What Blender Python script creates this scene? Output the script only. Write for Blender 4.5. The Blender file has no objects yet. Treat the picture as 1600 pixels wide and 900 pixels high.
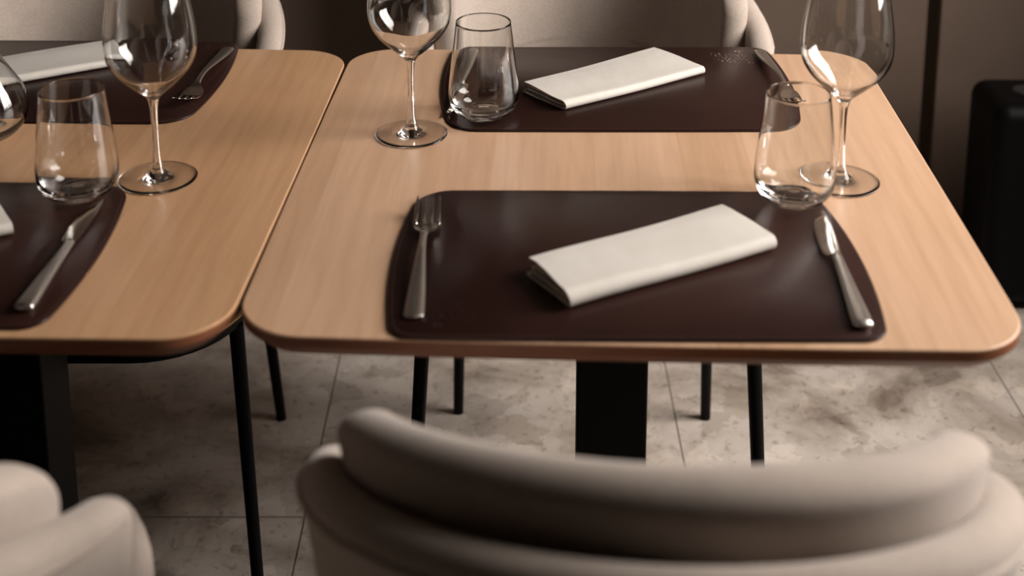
import bpy, math, random
from mathutils import Vector, Matrix
random.seed(4)
S = bpy.context.scene
C = S.collection
R = math.radians

# ---------------------------------------------------------------- camera
CAM_Z = 1.403
TILT = R(12.5)
FPX = 2148.0
PCY = -193.8                       # row of the optical axis: the photo is the lower part of a taller frame
cam = bpy.data.cameras.new('camera')
co = bpy.data.objects.new('camera', cam); C.objects.link(co)
co.location = (0, 0, CAM_Z)
co.rotation_euler = (R(90) - TILT, 0, 0)
cam.sensor_width = 36.0
cam.lens = FPX / 1600 * 36.0
cam.shift_y = -(450 - PCY) / 1600
cam.clip_start = 0.05
cam.dof.use_dof = True
cam.dof.focus_distance = 1.74
cam.dof.aperture_fstop = 3.5
S.camera = co

# ---------------------------------------------------------------- world, window light, exposure
w = bpy.data.worlds.new('world'); S.world = w; w.use_nodes = True
w.node_tree.nodes['Background'].inputs[0].default_value = (0.80, 0.90, 1.0, 1)
w.node_tree.nodes['Background'].inputs[1].default_value = 0.08
def window_light(name, loc, sy, sz, power, col, rz=90, ry=0):
    l = bpy.data.lights.new(name, 'AREA'); l.shape = 'RECTANGLE'
    l.size = sy; l.size_y = sz; l.energy = power; l.color = col; l.spread = R(168)
    o = bpy.data.objects.new(name, l); C.objects.link(o)
    o.location = loc; o.rotation_euler = (R(90), 0, R(rz))
    return o
window_light('window_daylight', (1.74, 1.47, 1.84), 0.96, 1.90, 101, (1.0, 0.93, 0.87))
S.view_settings.view_transform = 'Standard'
S.view_settings.look = 'None'
S.view_settings.exposure = 0.0
S.view_settings.gamma = 1.0
S.view_settings.use_curve_mapping = False
S.cycles.use_denoising = True
S.cycles.max_bounces = 14
S.cycles.transmission_bounces = 14
S.cycles.glossy_bounces = 6
S.cycles.diffuse_bounces = 4
S.cycles.caustics_reflective = False
S.cycles.caustics_refractive = True
S.cycles.blur_glossy = 0.0
S.cycles.sample_clamp_indirect = 40.0

# ---------------------------------------------------------------- helpers
TH = math.tan(TILT); CT = math.cos(TILT); KK = FPX / CT / CT
def P(x, y, z=0.75):
    """photo pixel -> point of the horizontal plane at height z"""
    v = y - PCY + FPX * TH; H = CAM_Z - z
    return Vector(((x - 800) * H / (CT * v), H * KK / v - H * TH, z))

def mesh(name, verts, faces, mat, parent=None, smooth=True, loc=None, merge=0.0):
    m = bpy.data.meshes.new(name)
    m.from_pydata([tuple(v) for v in verts], [], faces); m.update()
    if merge or True:
        import bmesh
        b = bmesh.new(); b.from_mesh(m)
        if merge: bmesh.ops.remove_doubles(b, verts=b.verts, dist=merge)
        bmesh.ops.recalc_face_normals(b, faces=b.faces)
        b.to_mesh(m); b.free()
    if smooth: m.polygons.foreach_set('use_smooth', [True] * len(m.polygons))
    m.materials.append(mat)
    o = bpy.data.objects.new(name, m); C.objects.link(o)
    if parent: o.parent = parent
    if loc is not None: o.location = loc
    return o

def thing(name, label, cat, loc=(0, 0, 0), rz=0.0, group=None):
    o = bpy.data.objects.new(name, None); C.objects.link(o)
    o.empty_display_size = 0.05
    o.location = loc; o.rotation_euler = (0, 0, rz)
    tag(o, label, cat, group); return o
def tag(o, label, cat, group=None):
    o['label'] = label; o['category'] = cat
    if group: o['group'] = group
    return o
def dup(root, label, loc, rz=0.0):
    r = root.copy(); C.objects.link(r); r.location = loc; r.rotation_euler = (0, 0, rz); r['label'] = label
    for ch in list(root.children):
        c = ch.copy(); C.objects.link(c); c.parent = r
        for g in list(ch.children):
            d = g.copy(); C.objects.link(d); d.parent = c
    return r
def edge_split(o, deg=35):
    m = o.modifiers.new('edges', 'EDGE_SPLIT'); m.split_angle = R(deg); return o

def box_geo(x0, x1, y0, y1, z0, z1):
    v = [(x, y, z) for z in (z0, z1) for y in (y0, y1) for x in (x0, x1)]
    f = [(0, 2, 3, 1), (4, 5, 7, 6), (0, 1, 5, 4), (1, 3, 7, 5), (3, 2, 6, 7), (2, 0, 4, 6)]
    return v, f
def box(name, x0, x1, y0, y1, z0, z1, mat, parent=None, bevel=0.0, seg=3):
    v, f = box_geo(x0, x1, y0, y1, z0, z1)
    o = mesh(name, v, f, mat, parent, smooth=bevel > 0)
    if bevel:
        b = o.modifiers.new('bevel', 'BEVEL'); b.width = bevel; b.segments = seg
        b.limit_method = 'ANGLE'
        o.modifiers.new('wn', 'WEIGHTED_NORMAL')
    return o
def boxes(name, lst, mat, parent=None):
    V, F = [], []
    for b in lst:
        v, f = box_geo(*b); n = len(V); V += v; F += [tuple(i + n for i in q) for q in f]
    return mesh(name, V, F, mat, parent, smooth=False)

def lathe(name, prof, mat, parent=None, n=72, closed=False):
    """prof: (r, z) list; a point with r == 0 closes on the axis"""
    V, F = [], []; rings = []
    for r, z in prof:
        if r <= 1e-7: rings.append([len(V)]); V.append((0, 0, z))
        else:
            rings.append(list(range(len(V), len(V) + n)))
            V += [(r * math.cos(2 * math.pi * k / n), r * math.sin(2 * math.pi * k / n), z) for k in range(n)]
    pairs = list(zip(rings, rings[1:])) + ([(rings[-1], rings[0])] if closed else [])
    for a, b in pairs:
        for k in range(n):
            k2 = (k + 1) % n
            if len(a) == 1 and len(b) == 1: break
            if len(a) == 1: F.append((a[0], b[k], b[k2]))
            elif len(b) == 1: F.append((a[k], b[0], a[k2]))
            else: F.append((a[k], b[k], b[k2], a[k2]))
    return V, F

def smooth_pts(pts, per=8):
    """Catmull-Rom through an open list of tuples"""
    out = []; n = len(pts)
    for i in range(n - 1):
        p0 = pts[max(i - 1, 0)]; p1 = pts[i]; p2 = pts[i + 1]; p3 = pts[min(i + 2, n - 1)]
        for k in range(per):
            t = k / per
            out.append(tuple(0.5 * ((2 * b) + (-a + c) * t + (2 * a - 5 * b + 4 * c - d) * t * t + (-a + 3 * b - 3 * c + d) * t ** 3)
                             for a, b, c, d in zip(p0, p1, p2, p3)))
    out.append(tuple(pts[-1])); return out

def loft(sections, n=14, e=2.4, cap=True):
    """sections: (centre, half width, half height, side vector, up vector)"""
    V, F = [], []
    for c, hw, hh, s, u in sections:
        c = Vector(c); s = Vector(s); u = Vector(u)
        for k in range(n):
            a = 2 * math.pi * k / n; ca, sa = math.cos(a), math.sin(a)
            V.append(c + s * hw * math.copysign(abs(ca) ** (2 / e), ca) + u * hh * math.copysign(abs(sa) ** (2 / e), sa))
    m = len(sections)
    for i in range(m - 1):
        for k in range(n):
            k2 = (k + 1) % n
            F.append((i * n + k, i * n + k2, (i + 1) * n + k2, (i + 1) * n + k))
    if cap:
        F.append(tuple(range(n))); F.append(tuple((m - 1) * n + k for k in range(n)))
    return V, F
def join_geo(*gs):
    V, F = [], []
    for v, f in gs:
        n = len(V); V += list(v); F += [tuple(i + n for i in q) for q in f]
    return V, F

# ---------------------------------------------------------------- materials
def new_mat(name):
    m = bpy.data.materials.new(name); m.use_nodes = True
    nt = m.node_tree; return m, nt, nt.nodes['Principled BSDF']
def N(nt, t, **kw):
    n = nt.nodes.new(t)
    for k, v in kw.items(): setattr(n, k, v)
    return n
def coords(nt, scale, kind='Object', rot=(0, 0, 0), loc=(0, 0, 0)):
    tc = N(nt, 'ShaderNodeTexCoord'); mp = N(nt, 'ShaderNodeMapping')
    mp.inputs['Scale'].default_value = scale; mp.inputs['Rotation'].default_value = rot; mp.inputs['Location'].default_value = loc
    nt.links.new(tc.outputs[kind], mp.inputs[0]); return mp.outputs[0]
def noise(nt, vec, scale, detail=4, rough=0.55, dist=0.0):
    n = N(nt, 'ShaderNodeTexNoise'); n.inputs['Scale'].default_value = scale
    n.inputs['Detail'].default_value = detail; n.inputs['Roughness'].default_value = rough
    n.inputs['Distortion'].default_value = dist
    nt.links.new(vec, n.inputs['Vector']); return n.outputs['Fac']
def ramp(nt, fac, stops, interp='LINEAR'):
    r = N(nt, 'ShaderNodeValToRGB'); r.color_ramp.interpolation = interp
    e = r.color_ramp.elements
    while len(e) > 1: e.remove(e[-1])
    e[0].position = stops[0][0]; e[0].color = (*stops[0][1], 1)
    for p, c in stops[1:]:
        q = e.new(p); q.color = (*c, 1)
    nt.links.new(fac, r.inputs[0]); return r.outputs[0]
def mixc(nt, a, b, fac, mode='MIX'):
    m = N(nt, 'ShaderNodeMix', data_type='RGBA', blend_type=mode)
    for sock, val in ((m.inputs[0], fac), (m.inputs[6], a), (m.inputs[7], b)):
        if isinstance(val, (int, float)): sock.default_value = val
        elif isinstance(val, tuple): sock.default_value = (*val, 1)
        else: nt.links.new(val, sock)
    return m.outputs[2]
def bump(nt, bsdf, h, strength, dist):
    b = N(nt, 'ShaderNodeBump'); b.inputs['Strength'].default_value = strength
    b.inputs['Distance'].default_value = dist
    nt.links.new(h, b.inputs['Height']); nt.links.new(b.outputs[0], bsdf.inputs['Normal'])
def plain(name, col, rough=0.5, metal=0.0, spec=0.5, bmp=None):
    m, nt, b = new_mat(name)
    v = coords(nt, (1, 1, 1)); f = noise(nt, v, 30, 3)
    c = ramp(nt, f, [(0.3, tuple(x * 0.93 for x in col)), (0.7, tuple(min(1, x * 1.07) for x in col))])
    nt.links.new(c, b.inputs['Base Color'])
    b.inputs['Roughness'].default_value = rough; b.inputs['Metallic'].default_value = metal
    b.inputs['Specular IOR Level'].default_value = spec
    if bmp: bump(nt, b, noise(nt, v, bmp[0], 3), bmp[1], bmp[2])
    return m

def wood_mat(name, boards, span, tones3):
    """beech boards glued side by side, grain along Y; boards = [(start x, tone)]"""
    m, nt, b = new_mat(name)
    tc = N(nt, 'ShaderNodeTexCoord'); sx = N(nt, 'ShaderNodeSeparateXYZ'); nt.links.new(tc.outputs['Object'], sx.inputs[0])
    mr = N(nt, 'ShaderNodeMapRange'); mr.inputs['From Min'].default_value = -span / 2; mr.inputs['From Max'].default_value = span / 2
    nt.links.new(sx.outputs[0], mr.inputs['Value'])
    tones = ramp(nt, mr.outputs[0], [(max(0.0, (x + span / 2) / span), (t, t, t)) for x, t in boards], 'CONSTANT')
    # each board shifts its own grain
    cb = N(nt, 'ShaderNodeCombineXYZ'); mu = N(nt, 'ShaderNodeMath', operation='MULTIPLY'); mu.inputs[1].default_value = 37.0
    nt.links.new(tones, mu.inputs[0]); nt.links.new(mu.outputs[0], cb.inputs[2])
    ad = N(nt, 'ShaderNodeVectorMath', operation='ADD'); nt.links.new(tc.outputs['Object'], ad.inputs[0]); nt.links.new(cb.outputs[0], ad.inputs[1])
    mp = N(nt, 'ShaderNodeMapping'); mp.inputs['Scale'].default_value = (1, 0.045, 1); nt.links.new(ad.outputs[0], mp.inputs[0])
    fine = noise(nt, mp.outputs[0], 130, 5, 0.62)
    mp2 = N(nt, 'ShaderNodeMapping'); mp2.inputs['Scale'].default_value = (1, 0.22, 1); nt.links.new(ad.outputs[0], mp2.inputs[0])
    wv = N(nt, 'ShaderNodeTexWave', wave_type='BANDS', bands_direction='X'); wv.inputs['Scale'].default_value = 13
    wv.inputs['Distortion'].default_value = 9; wv.inputs['Detail'].default_value = 2.5; wv.inputs['Detail Scale'].default_value = 1.0
    nt.links.new(mp2.outputs[0], wv.inputs['Vector'])
    big = noise(nt, mp2.outputs[0], 9, 2)
    base = ramp(nt, tones, list(zip((0.0, 0.5, 1.0), tones3)))
    c1 = mixc(nt, base, ramp(nt, fine, [(0.35, (0.87, 0.85, 0.83)), (0.65, (1.04, 1.04, 1.04))]), 0.6, 'MULTIPLY')
    c2 = mixc(nt, c1, ramp(nt, wv.outputs['Fac'], [(0.0, (0.90, 0.87, 0.84)), (0.35, (1, 1, 1)), (1, (1.03, 1.03, 1.03))]), 0.4, 'MULTIPLY')
    c3 = mixc(nt, c2, ramp(nt, big, [(0.3, (0.92, 0.90, 0.87)), (0.7, (1.05, 1.05, 1.05))]), 0.8, 'MULTIPLY')
    nt.links.new(c3, b.inputs['Base Color'])
    b.inputs['Roughness'].default_value = 0.36; b.inputs['Specular IOR Level'].default_value = 0.45
    bump(nt, b, fine, 0.12, 0.0004)
    return m
BOARDS = [(-0.40, .55), (-.29, .30), (-.20, .62), (-.107, .40), (-.02, .85), (.052, .50), (.096, .70), (.19, .35), (.271, .80), (.334, .58)]
BR = [(x - .118, t) for x, t in BOARDS]
M_WOOD_R = wood_mat('beech_boards', BR, 0.8, ((0.575, 0.35, 0.21), (0.645, 0.412, 0.265), (0.72, 0.48, 0.325)))
M_WOOD_L = wood_mat('beech_boards_shaded', [(-.40, .40), (-.27, .66), (-.16, .35), (-.05, .60), (.07, .25), (.15, .48), (.24, .33), (.30, .5)], 0.8, ((0.55, 0.315, 0.165), (0.61, 0.365, 0.205), (0.67, 0.42, 0.25)))  # darker, browner beech: the left table's shade put into the colour
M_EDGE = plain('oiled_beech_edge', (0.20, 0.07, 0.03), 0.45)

def leather_mat():
    m, nt, b = new_mat('brown_leather')
    v = coords(nt, (1, 1, 1))
    f = noise(nt, v, 7, 4)
    nt.links.new(ramp(nt, f, [(0.3, (0.020, 0.0072, 0.0055)), (0.7, (0.028, 0.0100, 0.0075))]), b.inputs['Base Color'])
    vo = N(nt, 'ShaderNodeTexVoronoi'); vo.inputs['Scale'].default_value = 900; nt.links.new(v, vo.inputs['Vector'])
    b.inputs['Roughness'].default_value = 0.32; b.inputs['Specular IOR Level'].default_value = 0.36
    bump(nt, b, vo.outputs['Distance'], 0.10, 0.0003)
    return m
M_LEATHER = leather_mat()
M_STITCH = plain('brown_stitching', (0.075, 0.040, 0.032), 0.6)
M_EMBOSS = plain('emblem_emboss', (0.42, 0.30, 0.26), 0.35)
M_EMBOSS_D = plain('emblem_emboss_faint', (0.036, 0.017, 0.014), 0.40)

def fabric_mat(name, col, dark=0.80):
    m, nt, b = new_mat(name)
    v = coords(nt, (1, 1, 1))
    f = noise(nt, v, 520, 3, 0.7); g = noise(nt, v, 22, 3)
    c = mixc(nt, ramp(nt, f, [(0.3, tuple(x * dark for x in col)), (0.7, tuple(min(1, x * 1.12) for x in col))]),
             ramp(nt, g, [(0.3, (0.93, 0.93, 0.93)), (0.7, (1.04, 1.04, 1.04))]), 1.0, 'MULTIPLY')
    nt.links.new(c, b.inputs['Base Color'])
    b.inputs['Roughness'].default_value = 0.95; b.inputs['Specular IOR Level'].default_value = 0.15
    b.inputs['Sheen Weight'].default_value = 0.25; b.inputs['Sheen Roughness'].default_value = 0.5
    bump(nt, b, f, 0.5, 0.0012)
    return m
M_FABRIC = fabric_mat('greige_bouclette', (0.465, 0.39, 0.335))
M_SEAT = fabric_mat('greige_seat_fabric', (0.42, 0.36, 0.31))
def linen_mat():
    m, nt, b = new_mat('ivory_linen')
    v = coords(nt, (1, 1, 1))
    f = noise(nt, v, 700, 2); g = noise(nt, v, 16, 3)
    nt.links.new(ramp(nt, g, [(0.3, (0.80, 0.76, 0.70)), (0.7, (0.85, 0.815, 0.76))]), b.inputs['Base Color'])
    b.inputs['Roughness'].default_value = 0.9; b.inputs['Specular IOR Level'].default_value = 0.2
    h = N(nt, 'ShaderNodeMath', operation='MULTIPLY_ADD'); h.inputs[1].default_value = 0.12
    nt.links.new(f, h.inputs[0]); nt.links.new(g, h.inputs[2])
    bump(nt, b, h.outputs[0], 0.35, 0.004)
    tr = N(nt, 'ShaderNodeBsdfTranslucent'); tr.inputs[0].default_value = (0.75, 0.62, 0.42, 1)
    mx = N(nt, 'ShaderNodeMixShader'); mx.inputs[0].default_value = 0.22
    out = nt.nodes['Material Output']
    nt.links.new(b.outputs[0], mx.inputs[1]); nt.links.new(tr.outputs[0], mx.inputs[2]); nt.links.new(mx.outputs[0], out.inputs[0])
    return m
M_LINEN = linen_mat()
M_METAL = plain('brushed_steel', (0.70, 0.67, 0.62), 0.30, 1.0)
M_BLADE = plain('polished_steel', (0.72, 0.70, 0.66), 0.14, 1.0)
M_BLACK = plain('black_powder_coat', (0.0025, 0.0025, 0.0028), 0.5, 0.0, 0.10)
M_GLINT = plain('brass_glint', (0.55, 0.36, 0.12), 0.35, 1.0)
def glass_mat():
    m, nt, b = new_mat('clear_glass')
    b.inputs['Base Color'].default_value = (0.985, 0.99, 0.985, 1)
    b.inputs['Roughness'].default_value = 0.0
    b.inputs['IOR'].default_value = 1.46
    b.inputs['Transmission Weight'].default_value = 1.0
    return m
M_GLASS = glass_mat()
def wall_mat():
    m, nt, b = new_mat('brown_wall_panel')
    v = coords(nt, (1, 1, 1))
    f = noise(nt, v, 3, 4)
    nt.links.new(ramp(nt, f, [(0.3, (0.145, 0.102, 0.078)), (0.7, (0.175, 0.127, 0.099))]), b.inputs['Base Color'])
    b.inputs['Roughness'].default_value = 0.6; b.inputs['Specular IOR Level'].default_value = 0.3
    return m
M_WALL = wall_mat()
M_CEIL = plain('ceiling_paint', (0.06, 0.05, 0.042), 0.9)
M_FRAME = plain('window_frame_paint', (0.10, 0.085, 0.07), 0.5)
def floor_mat():
    m, nt, b = new_mat('stone_floor_tiles')
    v = coords(nt, (1, 1, 1))
    a = noise(nt, v, 4.5, 8, 0.62, 0.6)
    c = ramp(nt, a, [(0.30, (0.20, 0.155, 0.125)), (0.43, (0.48, 0.41, 0.345)), (0.55, (0.70, 0.62, 0.545)), (0.72, (0.82, 0.75, 0.68))])
    vo = N(nt, 'ShaderNodeTexVoronoi'); vo.inputs['Scale'].default_value = 16
    vd = N(nt, 'ShaderNodeVectorMath', operation='ADD')
    nz = N(nt, 'ShaderNodeTexNoise'); nz.inputs['Scale'].default_value = 14; nz.inputs['Detail'].default_value = 3
    nt.links.new(v, nz.inputs['Vector'])
    sc = N(nt, 'ShaderNodeVectorMath', operation='SCALE'); sc.inputs['Scale'].default_value = 0.10
    nt.links.new(nz.outputs['Color'], sc.inputs[0]); nt.links.new(v, vd.inputs[0]); nt.links.new(sc.outputs[0], vd.inputs[1])
    nt.links.new(vd.outputs[0], vo.inputs['Vector'])
    sp = N(nt, 'ShaderNodeSeparateXYZ'); nt.links.new(vo.outputs['Color'], sp.inputs[0])
    chips = ramp(nt, sp.outputs[0], [(0.0, (0.66, 0.64, 0.63)), (0.10, (0.78, 0.74, 0.70)), (0.18, (1, 1, 1)), (0.85, (1.0, 1.0, 1.0)), (0.88, (1.22, 1.2, 1.18))], 'LINEAR')
    c2 = mixc(nt, c, chips, 0.75, 'MULTIPLY')
    pits = noise(nt, v, 55, 4, 0.7, 0.5)
    c3 = mixc(nt, c2, ramp(nt, pits, [(0.34, (0.50, 0.45, 0.41)), (0.44, (1, 1, 1))]), 0.7, 'MULTIPLY')
    nt.links.new(c3, b.inputs['Base Color'])
    b.inputs['Roughness'].default_value = 0.42
    bump(nt, b, pits, 0.08, 0.001)
    return m
M_FLOOR = floor_mat()
M_GROUT = plain('tile_grout', (0.38, 0.325, 0.28), 0.9)

# ---------------------------------------------------------------- room
XL, XR, YB, YF, HC = -3.2, 1.60, 2.78, -2.2, 3.20
def struct(o): o['kind'] = 'structure'; return o
# floor: stone tiles 0.59 m wide with narrow grout lines
ALC = 0.5
V, F = box_geo(XL, XR, YF, YB + ALC, -0.05, -0.0012)
fl = mesh('floor', V, F, M_GROUT, smooth=False); struct(fl)
fl.data.materials.append(M_FLOOR)
import bmesh
bm = bmesh.new(); bm.from_mesh(fl.data)
g = 0.0015; x = 0.277 - 0.592 * 6
while x < XR:
    y = 2.42 - 0.592 * 8
    while y < YB + ALC:
        x0, x1, y0, y1 = max(x + g, XL), min(x + .592 - g, XR), max(y + g, YF), min(y + .592 - g, YB + ALC)
        if x1 > x0 and y1 > y0:
            q = [bm.verts.new(p) for p in ((x0, y0, 0), (x1, y0, 0), (x1, y1, 0), (x0, y1, 0))]
            f = bm.faces.new(q); f.material_index = 1
            f.normal_update()
            if f.normal.z < 0: f.normal_flip()
        y += 0.592
    x += 0.592
bm.to_mesh(fl.data); bm.free()
struct(box('ceiling', XL, XR, YF, YB + ALC, HC, HC + 0.08, M_CEIL))
# back wall: tall brown panels with open shadow gaps between them
ALC = 0.5                                                  # alcove added behind the left half of the wall to keep it dark
gap = (0.880, 0.910); XA = 0.02
lst = [(XA, gap[0], YB, YB + 0.03, 0, HC), (gap[1], XR + .1, YB, YB + 0.03, 0, HC), (XA, XR + .1, YB + 0.05, YB + 0.12, 0, HC),
       (XA, XA + .03, YB + .03, YB + ALC, 0, HC), (XL - .1, XA + .03, YB + ALC, YB + ALC + .1, 0, HC)]
wb = boxes('wall_back', lst, M_WALL); struct(wb)
M_DARK = plain('dark_brown_plaster', (0.045, 0.032, 0.026), 0.8)
struct(box('wall_left', XL - 0.1, XL, YF, YB + ALC, 0, HC, M_DARK))
struct(box('wall_front', XL - .1, XR + .1, YF - 0.1, YF, 0, HC, M_DARK))
# right wall with the window
WY0, WY1, WZ0, WZ1 = 0.94, 2.00, 0.84, 2.80
struct(boxes('wall_right', [(XR, XR + .12, YF, WY0, 0, HC), (XR, XR + .12, WY1, YB, 0, HC),
                            (XR, XR + .12, WY0, WY1, 0, WZ0), (XR, XR + .12, WY0, WY1, WZ1, HC)], M_WALL))
t = 0.04
struct(boxes('window_1', [(XR + .03, XR + .09, WY0, WY0 + t, WZ0, WZ1), (XR + .03, XR + .09, WY1 - t, WY1, WZ0, WZ1),
                          (XR + .03, XR + .09, WY0 + t, WY1 - t, WZ0, WZ0 + t), (XR + .03, XR + .09, WY0 + t, WY1 - t, WZ1 - t, WZ1),
                          (XR + .03, XR + .09, 1.45, 1.49, WZ0 + t, WZ1 - t)], M_FRAME))

# ---------------------------------------------------------------- tables
def outline(pts, per=8):
    """closed Catmull-Rom loop"""
    n = len(pts); out = []
    for i in range(n):
        p0, p1, p2, p3 = (pts[(i + k) % n] for k in (-1, 0, 1, 2))
        for k in range(per):
            t = k / per
            out.append(tuple(0.5 * ((2 * b) + (-a + c) * t + (2 * a - 5 * b + 4 * c - d) * t * t + (-a + 3 * b - 3 * c + d) * t ** 3)
                             for a, b, c, d in zip(p0, p1, p2, p3)))
    return out
def rrect(hw_n, hw_f, hd, r, bow_side=0.0, bow_end=0.0, r_f=None, n=10):
    """rounded four-sided outline: half widths at the near and far edge, half depth, corner radius,
       and how far the sides and ends bow outwards"""
    r_f = r_f or r
    cs = [(hw_n, -hd, r), (hw_f, hd, r_f), (-hw_f, hd, r_f), (-hw_n, -hd, r)]
    pts = []
    for i in range(4):
        x, y, rr = cs[i]
        px, py, _ = cs[i - 1]; nx, ny, _ = cs[(i + 1) % 4]
        c = Vector((x, y)); a = (Vector((px, py)) - c).normalized(); b = (Vector((nx, ny)) - c).normalized()
        A, B = c + a * rr, c + b * rr
        for k in range(n + 1):
            t = k / n
            # cubic close to a circular arc
            p = A * (1 - t) ** 3 + (c + a * rr * .45) * 3 * t * (1 - t) ** 2 + (c + b * rr * .45) * 3 * t * t * (1 - t) + B * t ** 3
            pts.append(p)
        nb = cs[(i + 1) % 4]
        Bn = Vector((nb[0], nb[1])) - b * nb[2]
        for k in range(1, 12):
            pts.append(B.lerp(Bn, k / 12))
    out = []
    for p in pts:
        x = p.x; y = p.y
        x += math.copysign(bow_side * max(0, 1 - (y / hd) ** 2), x) * min(1, abs(x) / (0.6 * hw_n))
        y += math.copysign(bow_end * max(0, 1 - (x / hw_n) ** 2), y) * min(1, abs(y) / (0.6 * hd))
        out.append((x, y))
    return out
def slab_geo(loop, levels):
    """levels: (inset, z) from top face to bottom face around the outline"""
    n = len(loop); V = []; F = []
    nr = []
    for i in range(n):
        a = Vector(loop[i - 1]); b = Vector(loop[(i + 1) % n]); d = (b - a).normalized(); nr.append(Vector((d.y, -d.x)))
    for ins, z in levels:
        for i in range(n):
            p = Vector(loop[i]) - nr[i] * ins; V.append((p.x, p.y, z))
    for l in range(len(levels) - 1):
        for i in range(n):
            j = (i + 1) % n; F.append((l * n + i, l * n + j, (l + 1) * n + j, (l + 1) * n + i))
    F.append(tuple(range(n))); F.append(tuple((len(levels) - 1) * n + i for i in range(n)))
    return V, F

def table(label, cx, cy, rz, col_x, wood, hw_n, hw_f, hd):
    t = thing('dining_table', label, 'table', (cx, cy, 0), rz, 'square beech dining tables')
    loop = rrect(hw_n, hw_f, hd, 0.062, 0.0015, 0.004)
    V, F = slab_geo(loop, [(0.0016, 0.75), (0.0004, 0.7494), (0.0, 0.748), (0.0, 0.7395), (0.001, 0.738), (0.014, 0.7255), (0.017, 0.7245)])
    o = mesh('table_top', V, F, wood, t); edge_split(o, 25)
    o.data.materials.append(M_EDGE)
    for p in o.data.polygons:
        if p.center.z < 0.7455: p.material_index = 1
    box('mounting_plate', col_x - .16, col_x + .16, -.16, .16, 0.717, 0.7245, M_BLACK, t)
    box('column', col_x - .0405, col_x + .0405, -.0405, .0405, 0.012, 0.717, M_BLACK, t, 0.003)
    box('base_plate', col_x - .2, col_x + .2, -.2, .2, 0.0, 0.012, M_BLACK, t, 0.004)
    return t
def frame_pts(q):
    """centre and turn of a quad given near-left, near-right, far-right, far-left"""
    nl, nr_, fr, fl_ = q
    return (nl + nr_ + fr + fl_) / 4
TR = R(-2.2)
table('right beech table with two dark leather placemats and three glasses in full view', 0.1159, 1.445, TR, 0.0, M_WOOD_R, 0.3512, 0.3512, 0.3695)
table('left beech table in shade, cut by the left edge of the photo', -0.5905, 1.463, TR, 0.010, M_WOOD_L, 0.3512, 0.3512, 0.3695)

# ---------------------------------------------------------------- placemats
MAT_T = 0.003
def placemat(label, c, rz, emblem, hw_n=0.2165, hw_f=0.2095, hd=0.1455, sgn=1):
    t = thing('placemat', label, 'placemat', (c[0], c[1], 0.7503), rz, 'dark brown leather placemats')
    loop = rrect(hw_n, hw_f, hd, 0.020, 0.014, 0.0015, 0.034)
    V, F = slab_geo(loop, [(0.0012, MAT_T), (0.0003, MAT_T - .0005), (0, MAT_T - .0012), (0, 0.0004), (0.0004, 0)])
    o = mesh('leather_sheet', V, F, M_LEATHER, t); edge_split(o, 30)
    # stitching: small thread dashes just inside the rim
    inner = rrect(hw_n - .004, hw_f - .004, hd - .004, 0.017, 0.014, 0.0015, 0.031)
    pts = [Vector(p) for p in inner]; dash = []
    acc = 0.0
    for i in range(len(pts)):
        a, b = pts[i], pts[(i + 1) % len(pts)]; L = (b - a).length
        if L < 1e-6: continue
        d = (b - a) / L; s = -acc
        while s < L:
            if s >= 0:
                m_ = a + d * s; n_ = Vector((-d.y, d.x)) * .00035
                e = m_ + d * .0018
                z = MAT_T
                q = [(m_ - n_), (e - n_), (e + n_), (m_ + n_)]
                dash.append([(p.x, p.y, z - .0002) for p in q] + [(p.x, p.y, z + .00025) for p in q])
            s += 0.0036
        acc = (L - (s - 0.0036))
        acc = L - (s - 0.0036) if s - 0.0036 >= 0 else acc
        acc = min(acc, 0.0035)
    V, F = [], []
    for b in dash:
        n = len(V); V += b
        F += [(n + 4, n + 5, n + 6, n + 7), (n, n + 1, n + 5, n + 4), (n + 1, n + 2, n + 6, n + 5), (n + 2, n + 3, n + 7, n + 6), (n + 3, n, n + 4, n + 7)]
    mesh('stitching', V, F, M_STITCH, t, smooth=False)
    # emblem: a fan of short pressed strokes over a small ring, like a tree crown
    rnd = random.Random(11)
    V, F = [], []
    cx, cy = -0.176 , -0.118
    for ring in range(6):
        rr = 0.005 + ring * 0.0062
        k = 5 + ring * 3
        for i in range(k):
            a = math.pi * (-0.10 + 1.20 * (i + 0.5) / k) + rnd.uniform(-.05, .05)
            x0 = cx + math.cos(a) * rr * 1.05; y0 = cy + math.sin(a) * rr * 0.95 + .004
            l = rnd.uniform(.0006, .0015); wd = rnd.uniform(.0004, .0008); x0 += rnd.uniform(-.002, .002); y0 += rnd.uniform(-.002, .002)
            d = Vector((math.cos(a + rnd.uniform(-1.4, 1.4)), math.sin(a + rnd.uniform(-1.4, 1.4))))
            n_ = Vector((-d.y, d.x)) * wd; p = Vector((x0, y0)); n = len(V)
            q = [p - d * l, p + n_, p + d * l, p - n_]
            V += [(v.x, v.y, MAT_T - .0003) for v in q] + [(v.x, v.y, MAT_T + .00025) for v in q]
            F += [(n + 4, n + 5, n + 6, n + 7)] + [(n + i1, n + (i1 + 1) % 4, n + 4 + (i1 + 1) % 4, n + 4 + i1) for i1 in range(4)]
    for i in range(12):
        a = 2 * math.pi * i / 12; n = len(V); r0, r1 = .0030, .0040
        for z in (MAT_T - .0003, MAT_T + .00025):
            for rr, aa in ((r0, a), (r1, a), (r1, a + .5), (r0, a + .5)):
                V.append((cx + rr * math.cos(aa), cy - .008 + rr * math.sin(aa) * .8, z))
        F += [(n + 4, n + 5, n + 6, n + 7)] + [(n + i1, n + (i1 + 1) % 4, n + 4 + (i1 + 1) % 4, n + 4 + i1) for i1 in range(4)]
    e = mesh('pressed_emblem', V, F, emblem, t, smooth=False); e['label'] = 'small pale pressed emblem'
    return t
def mid(*ps):
    s = Vector((0, 0, 0))
    for p in ps: s += p
    return s / len(ps)
fm = mid(P(615, 528), P(1378, 528), P(1290, 300), P(665, 299))
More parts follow.
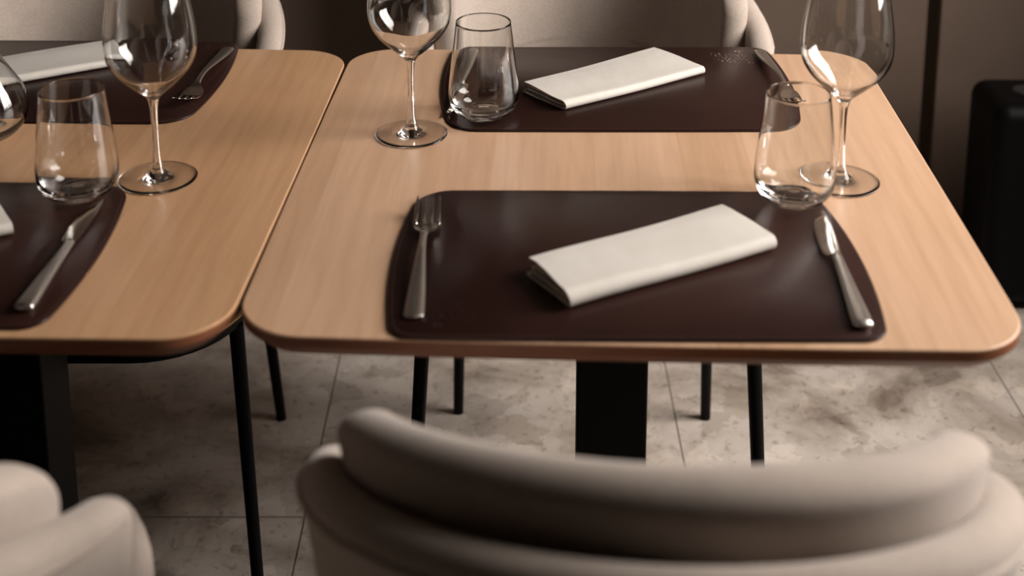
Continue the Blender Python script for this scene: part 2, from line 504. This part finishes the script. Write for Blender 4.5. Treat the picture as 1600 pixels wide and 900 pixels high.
placemat('dark leather placemat on the near side of the right table', (0.1115, 1.223), R(-0.6), M_EMBOSS_D)
placemat('dark leather placemat on the far side of the right table', (0.1355, 1.680), R(180), M_EMBOSS, sgn=-1)
placemat('dark leather placemat on the far side of the left table', (-0.6045, 1.706), R(180 - 1.0), M_EMBOSS_D)
placemat('dark leather placemat on the near side of the left table', (-0.629, 1.246), R(-1.5), M_EMBOSS_D)
ZM = 0.7503 + MAT_T + 0.0002

# ---------------------------------------------------------------- folded napkins
def napkin(label, nl, nr_, width_l, width_r, T, seed, rz_skew=0.0):
    """nl, nr: near-left and near-right ground corners (world); extends away from them by width"""
    rnd = random.Random(seed)
    nl = Vector((nl[0], nl[1], 0)); nr_ = Vector((nr_[0], nr_[1], 0))
    L = (nr_ - nl).length; ax = (nr_ - nl) / L
    ang = math.atan2(ax.y, ax.x)
    t0 = 0.0011                                              # half cloth thickness
    def section(W, T, ph):
        path = []
        r = (T - 2 * t0) / 2
        # top layer from far to near, round the near fold, bottom layer back to far
        for k in range(15):
            f = k / 14; v = W - (W - r - .001) * f
            path.append((v, T - t0 - 0.0014 * math.exp(-((f) / .12) ** 2) * (T / .016) - 0.0005 * math.sin(f * 5.0 + ph) * math.sin(math.pi * f)))
        for k in range(1, 12):
            a = math.pi / 2 + math.pi * k / 12
            path.append((r + .001 + r * math.cos(a), T / 2 + r * math.sin(a)))
        for k in range(10):
            path.append((r + .001 + (W - .004 - r) * k / 9, t0))
        # inner folds, zigzagging upwards
        lv = 4; zs = [t0 + (T - 2 * t0) * (i + 1) / (lv + 1.0) * 0.93 for i in range(lv)]
        zprev = t0
        for i, z in enumerate(zs):
            far = (i % 2 == 0)
            xe = (W - .0035 - .0015 * i) if far else (r * .75 + .003 * i)
            xo = (r * .75 + .003 * (i + 1)) if far else (W - .005 - .0015 * (i + 1))
            rr = (z - zprev) / 2
            for k in range(1, 6):
                a = -math.pi / 2 + math.pi * k / 6
                path.append((xe + (1 if far else -1) * rr * math.cos(a) * .8, (z + zprev) / 2 + rr * math.sin(a)))
            for k in range(8):
                f = k / 7
                path.append((xe + (xo - xe) * f, z + 0.0005 * math.sin(f * 5 + i * 2 + ph) * math.sin(math.pi * f)))
            zprev = z
        return path
    V, F = [], []; ns = 30; m = None
    for s in range(ns + 1):
        f = s / ns
        W = width_l + (width_r - width_l) * f
        TT = T * (1.10 - 0.22 * f + 0.03 * math.sin(f * 7 + seed))
        path = section(W, TT, 0.6 * f + seed); m = len(path)
        left, right = [], []
        for i in range(m):
            a = Vector(path[max(i - 1, 0)]); b = Vector(path[min(i + 1, m - 1)]); d = (b - a).normalized(); n_ = Vector((-d.y, d.x)) * t0 * .52
            p = Vector(path[i]); left.append(p + n_); right.append(p - n_)
        wob = 0.0012 * math.sin(f * 5.3 + seed)
        for ip, p in enumerate(left + right[::-1]):
            li = ip if ip < m else 2 * m - 1 - ip
            over = (0.0022 * math.sin(li / m * 23.0 + seed) + (0.004 if li > 40 else 0)) * max(0.0, 1 - f * 9) - 0.003 * max(0.0, f * 9 - 8) * (1 if li > 40 else 0)
            V.append((f * L + over + rz_skew * p.x, p.x + wob, max(p.y, 0.0001)))
    k = 2 * m
    for s in range(ns):
        for i in range(k):
            j = (i + 1) % k; F.append((s * k + i, s * k + j, (s + 1) * k + j, (s + 1) * k + i))
    for s in (0, ns):
        for i in range(m - 1):
            F.append((s * k + i, s * k + i + 1, s * k + k - 2 - i, s * k + k - 1 - i))
    o = mesh('napkin', V, F, M_LINEN, loc=(nl.x, nl.y, ZM)); o.rotation_euler = (0, 0, ang)
    edge_split(o, 50)
    return tag(o, label, 'napkin', 'folded ivory linen napkins')
napkin('folded ivory napkin on the near mat of the right table', P(893, 488, ZM), P(1214, 393, ZM), 0.077, 0.086, 0.0175, 1, -0.02)
napkin('folded ivory napkin on the far mat of the right table', P(884, 175, ZM), P(1103, 117, ZM), 0.086, 0.100, 0.0125, 2, -0.05)
a = P(0, 137, ZM); b = P(196, 103, ZM); d = (b - a).normalized()
napkin('folded ivory napkin at the upper left, seen through a stemmed glass', b - d * 0.25, b, 0.088, 0.090, 0.0125, 3, -0.08)
a = P(-60, 386, ZM); b = P(22, 369, ZM); d = (b - a).normalized()
napkin('folded ivory napkin of which only a corner shows at the left edge', b - d * 0.24, b, 0.080, 0.062, 0.0155, 4, -0.10)

# ---------------------------------------------------------------- cutlery
UX, UZ = (1, 0, 0), (0, 0, 1)
def make_fork():
    t = thing('fork', '', 'fork', group='steel forks')
    def zc(y): return [0.0028, 0.0050, 0.0090, 0.0115, 0.0115, 0.0085, 0.0040, 0.0024, 0.0035, 0.0085, 0.0135][0]
    zp = smooth_pts([(0.0, .0026), (.03, .0042), (.08, .0095), (.115, .0125), (.140, .0110), (.160, .0050), (.176, .0026), (.192, .0045), (.205, .0090), (.217, .0140)], 8)
    def z(y):
        for (a, b), (c, d) in zip(zp, zp[1:]):
            if a <= y <= c: return b + (d - b) * (y - a) / max(c - a, 1e-9)
        return zp[-1][1] if y > .2 else zp[0][1]
    hw = smooth_pts([(0.0, .0052), (.0012, .0076), (.004, .0088), (.02, .0086), (.05, .0072), (.09, .0048), (.118, .0034), (.140, .0033), (.150, .0045), (.158, .0085), (.165, .0122), (.172, .0134), (.178, .0136)], 5)
    th = lambda y: 0.0022 if y < .08 else (0.0022 - 0.0004 * (y - .08) / .07 if y < .15 else 0.0010)
    V, F = loft([((0, y, z(y)), w_, th(y), UX, UZ) for y, w_ in hw if y <= .1500], 14)
    mesh('handle', V, F, M_METAL, t)
    # the head: a shallow bowl, then four tines
    gs = []
    ny = 8; cols = 10
    sec = [(y, w_) for y, w_ in hw if y >= .148]
    V = []; F = []
    for top in (1, -1):
        for y, w_ in sec:
            for i in range(cols + 1):
                u = -1 + 2 * i / cols
                V.append((u * w_, y, z(y) + 0.0010 * (abs(u) ** 2) * min(1, max(0, (y - .150) / .015)) + top * 0.0008))
    R1 = len(sec); st = cols + 1; off = R1 * st
    for i in range(R1 - 1):
        for j in range(cols):
            F.append((i * st + j, i * st + j + 1, (i + 1) * st + j + 1, (i + 1) * st + j))
            F.append((off + i * st + j, off + (i + 1) * st + j, off + (i + 1) * st + j + 1, off + i * st + j + 1))
        F.append((i * st, (i + 1) * st, off + (i + 1) * st, off + i * st))
        F.append((i * st + cols, off + i * st + cols, off + (i + 1) * st + cols, (i + 1) * st + cols))
    for i in (0, R1 - 1):
        for j in range(cols): F.append((i * st + j, off + i * st + j, off + i * st + j + 1, i * st + j + 1))
    o = mesh('head', V, F, M_BLADE, t); edge_split(o, 50)
    for k in range(4):
        u = (-1.5 + k) / 1.5
        secs = []
        for j in range(9):
            y = .176 + (.217 - .176) * j / 8
            x = u * (.0118 - .0006 * j / 8)
            w_ = .0022 - .0009 * (j / 8) ** 2 if j < 8 else .0005
            secs.append(((x, y, z(y) + .0010 * u * u), w_, .0009 if j < 8 else .0004, UX, UZ))
        V, F = loft(secs, 10)
        mesh('tine', V, F, M_BLADE, t)
    return t
def make_knife():
    t = thing('knife', '', 'knife', group='steel table knives')
    hs = smooth_pts([(0.0, .0052), (.0015, .0078), (.005, .0088), (.02, .0086), (.05, .0072), (.09, .0056), (.118, .0046), (.126, .0042)], 6)
    def th(y): return 0.0022 + 0.0022 * min(1, y / .004) * (1 - 0.45 * y / .126) if y > 0 else .0024
    V, F = loft([((0, y, 0.0046), w_, th(y), UX, UZ) for y, w_ in hs], 16, 2.2)
    mesh('handle', V, F, M_METAL, t)
    # blade, edge on the left side; slightly tilted so that it catches the light
    prof = [(.120, -.0040, .0040), (.126, -.0046, .0042), (.131, -.0105, .0045), (.140, -.0120, .0052), (.155, -.0125, .0056), (.175, -.0120, .0058), (.195, -.0098, .0056), (.208, -.0066, .0050), (.217, -.0025, .0042), (.222, .0010, .0030)]
    prof = smooth_pts(prof, 5)
    V, F = [], []
    for y, l, r in prof:
        zc = 0.0046; tk = .0013
        V += [(l, y, zc - .0013), (l * .35 + r * .65, y, zc + tk), (r, y, zc + tk * .6), (r, y, zc - tk), (l * .35 + r * .65, y, zc - tk - .0003)]
    n = 5
    for i in range(len(prof) - 1):
        for k in range(n):
            k2 = (k + 1) % n; F.append((i * n + k, i * n + k2, (i + 1) * n + k2, (i + 1) * n + k))
    F.append(tuple(range(n))); F.append(tuple((len(prof) - 1) * n + k for k in range(n)))
    o = mesh('blade', V, F, M_BLADE, t); edge_split(o, 20)
    return t
def lay(root_or_none, maker, label, a, b, z=ZM):
    """handle end at a, tip towards b"""
    ang = math.atan2(b.y - a.y, b.x - a.x) - math.pi / 2
    if root_or_none is None:
        r = maker(); r['label'] = label; r.location = (a.x, a.y, z); r.rotation_euler = (0, 0, ang); return r
    return dup(root_or_none, label, (a.x, a.y, z), ang)
fk = lay(None, make_fork, 'steel fork, tines away, at the left end of the nearest full placemat', P(646, 500, ZM), P(670, 312, ZM + .012))
lay(fk, None, 'steel fork on the far mat of the right table, tines behind a tumbler rim', P(1186, 82, ZM), P(1231, 152, ZM))
lay(fk, None, 'steel fork on the far mat of the left table, handle towards the far edge', P(357, 78, ZM), P(312, 136, ZM))
kn = lay(None, make_knife, 'steel knife at the right end of the near mat on the right table', P(1349, 517, ZM), P(1280, 335, ZM))
lay(kn, None, 'steel knife on the near mat of the left table, below a tumbler', P(36, 490, ZM), P(158, 318, ZM))
lay(kn, None, 'steel knife mostly hidden behind the tumbler on the far mat of the right table', P(738, 84, ZM), P(705, 172, ZM))

# ---------------------------------------------------------------- glasses
def make_wine_glass():
    t = thing('wine_glass', '', 'wine glass', group='stemmed wine glasses')
    # foot: underside, rim, upper side up to the stem
    foot = [(0.0, .0012), (.020, .0010), (.036, .0004), (.0405, .0000), (.0425, .0006), (.0429, .0014), (.0423, .0018), (.036, .0021), (.024, .0028), (.0145, .0046), (.0090, .0085), (.0060, .0145)]
    V, F = lathe('', foot, None); mesh('foot', V, F, M_GLASS, t)
    stem = smooth_pts([(.0060, .0145), (.0046, .022), (.0039, .034), (.0037, .055), (.0038, .074), (.0046, .086), (.0066, .094)], 5)
    V, F = lathe('', stem, None); mesh('stem', V, F, M_GLASS, t)
    outer = smooth_pts([(.0066, .094), (.0105, .0985), (.0175, .1045), (.0285, .1145), (.0385, .1250), (.0460, .1375), (.0490, .1520), (.0486, .1700), (.0462, .1890), (.0430, .2080), (.0395, .2250), (.0362, .2400)], 6)
    lip = [(.0359, .2406), (.0354, .2406)]
    inner = smooth_pts([(.0351, .2400), (.0384, .2250), (.0419, .2080), (.0450, .1890), (.0473, .1700), (.0477, .1520), (.0447, .1383), (.0371, .1262), (.0268, .1162), (.0155, .1070), (.0070, .1032)], 6) + [(.003, .1022), (0, .1020)]
    V, F = lathe('', outer + lip + inner, None); mesh('bowl', V, F, M_GLASS, t)
    return t
wg = make_wine_glass(); wg['label'] = 'wine glass standing between the two placemats at the left of the right table'
p = P(643, 210); wg.location = (p.x, p.y, 0.7503)
p = P(1312, 283); dup(wg, 'wine glass on the right table near its right edge, behind a tumbler', (p.x, p.y, .7503), .5)
p = P(247, 279); dup(wg, 'wine glass on the left table, beside a tumbler', (p.x, p.y, .7503), 1.1)

def tumbler_geo():
    outer = [(0.0, .0030), (.012, .0026), (.0195, .0010), (.0225, .0000), (.0255, .0008)] + \
        smooth_pts([(.0300, .0035), (.0362, .0090), (.0405, .0165), (.0428, .0260), (.0426, .0380), (.0410, .0540), (.0387, .0740), (.0361, .0960), (.0333, .1195)], 6)
    lip = [(.0331, .1203), (.0325, .1203)]
    inner = smooth_pts([(.0322, .1195), (.0349, .0960), (.0374, .0740), (.0396, .0540), (.0411, .0380), (.0409, .0270), (.0382, .0195), (.0325, .0140), (.0245, .0112), (.0180, .0098)], 6) + \
        [(.0160, .0102), (.0140, .0104), (.0125, .0096), (.0080, .0092), (.0060, .0098), (.0030, .0104), (0.0, .0105)]
    return lathe('', outer + lip + inner, None, 80)
def tumbler(label, p, z, data=None):
    if data is None:
        V, F = tumbler_geo(); o = mesh('tumbler', V, F, M_GLASS)
    else:
        o = data.copy(); C.objects.link(o)
    o.location = (p.x, p.y, z)
    return tag(o, label, 'tumbler', 'clear water tumblers')
tb = tumbler('clear tumbler on the far mat of the right table, left of the napkin', P(756, 184), ZM)
tumbler('clear tumbler at the right, overlapping the foot of a wine glass', P(1240, 317), ZM, tb)
tumbler('clear tumbler on the left table above a knife', P(124, 309), ZM, tb)

def carafe():
    outer = [(0.0, .004), (.024, .0030), (.030, 0.0), (.034, .0012)] + \
        smooth_pts([(.040, .005), (.0485, .0150), (.0535, .0300), (.0535, .0430), (.0480, .0600), (.0370, .0790), (.0260, .0980), (.0190, .1200), (.0170, .1500), (.0185, .1800), (.0235, .2050)], 6)
    inner = smooth_pts([(.0220, .2055), (.0170, .1800), (.0155, .1500), (.0175, .1200), (.0243, .0985), (.0352, .0795), (.0462, .0605), (.0516, .0430), (.0515, .0305), (.0465, .0180), (.0380, .0105)], 6) + [(.02, .0085), (0, .0095)]
    V, F = lathe('', outer + inner, None, 72)
    return V, F
V, F = carafe(); p = P(-26, 212)
cf = mesh('carafe', V, F, M_GLASS, loc=(p.x, p.y, 0.7503))
tag(cf, 'rounded clear glass vessel cut off by the left edge of the photo', 'carafe')

# ---------------------------------------------------------------- chairs
def pad_geo(Lx, Ly, r, th, mid_fn, nS=40, nSy=14, nA=8, rings=None, edge=None, puff=0.0):
    """curved cushion: a rounded rectangle (half sizes Lx, Ly, corner r) wrapped on mid_fn(a, b), thickness th"""
    edge = edge or th / 2
    ds = [edge * (1 - math.cos(math.pi / 2 * i / 7)) for i in range(8)]
    d = edge
    while d < Ly * .98:
        d += max(0.012, Ly / 9); ds.append(min(d, Ly * .999))
    def ring(d):
        lx, ly, rr = Lx - d, Ly - d, max(r - d, 0.0)
        pts = []
        for (cx, cy, a0, ex, ey, nn) in ((lx - rr, -(ly - rr), -90, lx, ly - rr, nSy), (lx - rr, ly - rr, 0, -(lx - rr), ly, nS),
                                     (-(lx - rr), ly - rr, 90, -lx, -(ly - rr), nSy), (-(lx - rr), -(ly - rr), 180, lx - rr, -ly, nS)):
            for k in range(nA + 1):
                a = R(a0 + 90 * k / nA); pts.append((cx + rr * math.cos(a), cy + rr * math.sin(a)))
            sx, sy = pts[-1]
            for k in range(1, nn): pts.append((sx + (ex - sx) * k / nn, sy + (ey - sy) * k / nn))
        return pts
    V, F = [], []; idx = []
    for side in (1, -1):
        for i, d in enumerate(ds):
            if side == -1 and i == 0: idx.append(idx[0]); continue
            h = th / 2 * math.sqrt(max(0, 1 - (1 - min(d / edge, 1)) ** 2)) + puff * math.sin(min(1, d / Ly) * math.pi / 2)
            row = []
            for a, b in ring(d):
                p = mid_fn(a, b); e = 1e-3
                n_ = (mid_fn(a + e, b) - mid_fn(a - e, b)).cross(mid_fn(a, b + e) - mid_fn(a, b - e)).normalized()
                row.append(len(V)); V.append(p + n_ * h * side)
            idx.append(row)
    nr_ = len(ds); n = len(idx[0])
    for s in range(2):
        for i in range(nr_ - 1):
            A, B = idx[s * nr_ + i], idx[s * nr_ + i + 1]
            for k in range(n):
                k2 = (k + 1) % n; F.append((A[k], A[k2], B[k2], B[k]))
        last = idx[s * nr_ + nr_ - 1]
        F.append(tuple(last))
    return V, F

def wrap(W, D, phi, zlo, z_mid, z_end, yoff, lean, tap=0.86, fwd=None, Lx=None, Ly=None, pw=2.0):
    """a U shaped wrap seen from above: half width W, depth D behind the centre, angles -phi..phi"""
    def fn(a, b):
        u = a / Lx; ph = u * R(phi)
        zt = z_mid - (z_mid - z_end) * abs(u) ** pw
        z = zlo + (b + Ly) / (2 * Ly) * (zt - zlo)
        s = tap + (1 - tap) * min(1.15, (z - 0.38) / 0.36)
        c = math.cos(ph)
        y = -D * c if (c > 0 or fwd is None) else -fwd * c
        return Vector((W * s * math.sin(ph), y * s + yoff - lean * (z - 0.6), z))
    return fn
def make_chair():
    t = thing('dining_chair', '', 'chair', group='upholstered greige dining chairs')
    Lx, Ly = .42, .21
    fn = wrap(.250, .235, 100, .40, .842, .715, 0, .12, Lx=Lx, Ly=Ly)
    V, F = pad_geo(Lx, Ly, .045, .036, fn, edge=.018)
    sh = mesh('back_shell', V, F, M_FABRIC, t, merge=1e-5)
    # piping along the outer edge of the rim
    secs = []
    for k in range(61):
        a = -Lx + .03 + (2 * Lx - .06) * k / 60; b = Ly - .018
        if abs(a) > Lx - .06: b -= .03 * ((abs(a) - (Lx - .06)) / .03) ** 2
        p = fn(a, b); e = 1e-3
        ta = (fn(a + e, b) - fn(a - e, b)).normalized(); tb_ = (fn(a, b + e) - fn(a, b - e)).normalized(); n_ = ta.cross(tb_).normalized()
        if n_.y * 1 > 0 and abs(a) < .1: n_ = -n_
        out = n_ if Vector((p.x, p.y, 0)).dot(n_) > 0 else -n_
        q = min(1.0, (Lx - .03 - abs(a)) / .03 + .12)
        secs.append((p + out * (.0150 + .0035 * q), .0028 * q, .0028 * q, out, tb_))
    V, F = loft(secs, 8, 2.0); mesh('piping', V, F, M_FABRIC, sh)
    Lx2, Ly2 = .30, .175
    fn2 = wrap(.216, .188, 82, .50, .875, .800, 0.0, .12, Lx=Lx2, Ly=Ly2)
    V, F = pad_geo(Lx2, Ly2, .040, .040, fn2, edge=.015, puff=.002)
    mesh('back_cushion', V, F, M_FABRIC, t, merge=1e-5)
    # bucket: low arm that carries on to the front beside the seat
    Lx3, Ly3 = .55, .12
    fn3 = wrap(.262, .205, 138, .40, .62, .615, .02, .0, tap=.90, fwd=.24, Lx=Lx3, Ly=Ly3)
    V, F = pad_geo(Lx3, Ly3, .07, .030, fn3, edge=.015)
    mesh('arm_shell', V, F, M_FABRIC, t, merge=1e-5)
    # seat cushion
    fs = lambda a, b: Vector((a, b + .03, .447))
    V, F = pad_geo(.232, .228, .13, .056, fs, edge=.024, puff=.006, nS=16, nSy=16)
    mesh('seat', V, F, M_SEAT, t, merge=1e-5)
    loop = rrect(.236, .236, .232, .13); loop = [(x, y + .03) for x, y in loop]
    V, F = slab_geo(loop, [(0.002, .420), (0, .418), (0, .402), (.004, .400)])
    fr = mesh('seat_frame', V, F, M_BLACK, t); edge_split(fr, 30)
    rim = rrect(.238, .238, .234, .13); rim = [Vector((x, y + .03, .4195)) for x, y in rim]
    secs = []
    for i in range(len(rim) + 1):
        p = rim[i % len(rim)]; q = rim[(i + 1) % len(rim)]; o_ = rim[i - 1]
        d = (q - o_).normalized(); secs.append((p, .0030, .0030, (d.y, -d.x, 0), (0, 0, 1)))
    V, F = loft(secs, 8, 2.0, cap=False); mesh('rim_glint', V, F, M_GLINT, t, merge=1e-5)  # added brass-coloured bead that draws the light glinting along the seat edge
    for sx_ in (-1, 1):
        for top, ft in (((.196, -.130), (.210, -.215)), ((.225, .165), (.248, .205))):
            # rear legs (behind the back) first, then the front pair
            a_ = Vector((sx_ * top[0], top[1], .402)); b_ = Vector((sx_ * ft[0], ft[1], 0))
            secs = []
            for k in range(13):
                f = k / 12; p = a_.lerp(b_, f); r_ = .0105 - .0020 * f
                secs.append((p, r_, r_, UX, (0, 1, 0)))
            V, F = loft(secs, 16, 2.0); lg = mesh('leg', V, F, M_BLACK, t); edge_split(lg, 60)
    return t
ch = make_chair()
ch['label'] = 'greige chair seen from behind in the foreground, its back before the right table'
ch.location = (0.110, 0.950, 0); ch.rotation_euler = (0, 0, R(-3.5))
dup(ch, 'greige chair at the bottom left corner, showing only the right end of its back', (-0.551, 0.894, 0), R(2))
dup(ch, 'greige chair facing the camera behind the far side of the right table', (0.110, 1.872, 0), R(180 - 2.2))
dup(ch, 'greige chair facing the camera behind the far side of the left table', (-0.601, 1.862, 0), R(180))

# ---------------------------------------------------------------- black appliance by the wall
ap = thing('air_purifier', 'black rounded appliance on the floor by the back wall, at the right edge', 'appliance', (1.078, 2.50, 0))
hb = box('housing', -.170, .170, -.085, .085, 0.012, 0.424, M_BLACK, ap, 0.030, 6)
box('foot', -.15, .15, -.07, .07, 0.0, 0.014, M_BLACK, ap, 0.004)
lathe_geo = lathe('', [(0, .0045), (.030, .0045), (.033, .003), (.034, 0)], None, 40)
refl = mesh('top_reflection', *lathe_geo, plain('glossy_black', (.03, .03, .032), .15), ap, loc=(-.075, .0, .4235)); refl.scale = (1.1, .8, 1)  # paler disc that draws the reflection on top of the housing
M_SILVER = plain('silver_print', (.45, .45, .45), .35, .6)
lst = [(-.090, -.083, -.0865, -.0848, .372, .379)] + [(-.080 + i * .009, -.0735 + i * .009, -.0865, -.0848, .3735, .3775) for i in range(7)]
boxes('badge', lst, M_SILVER, ap)
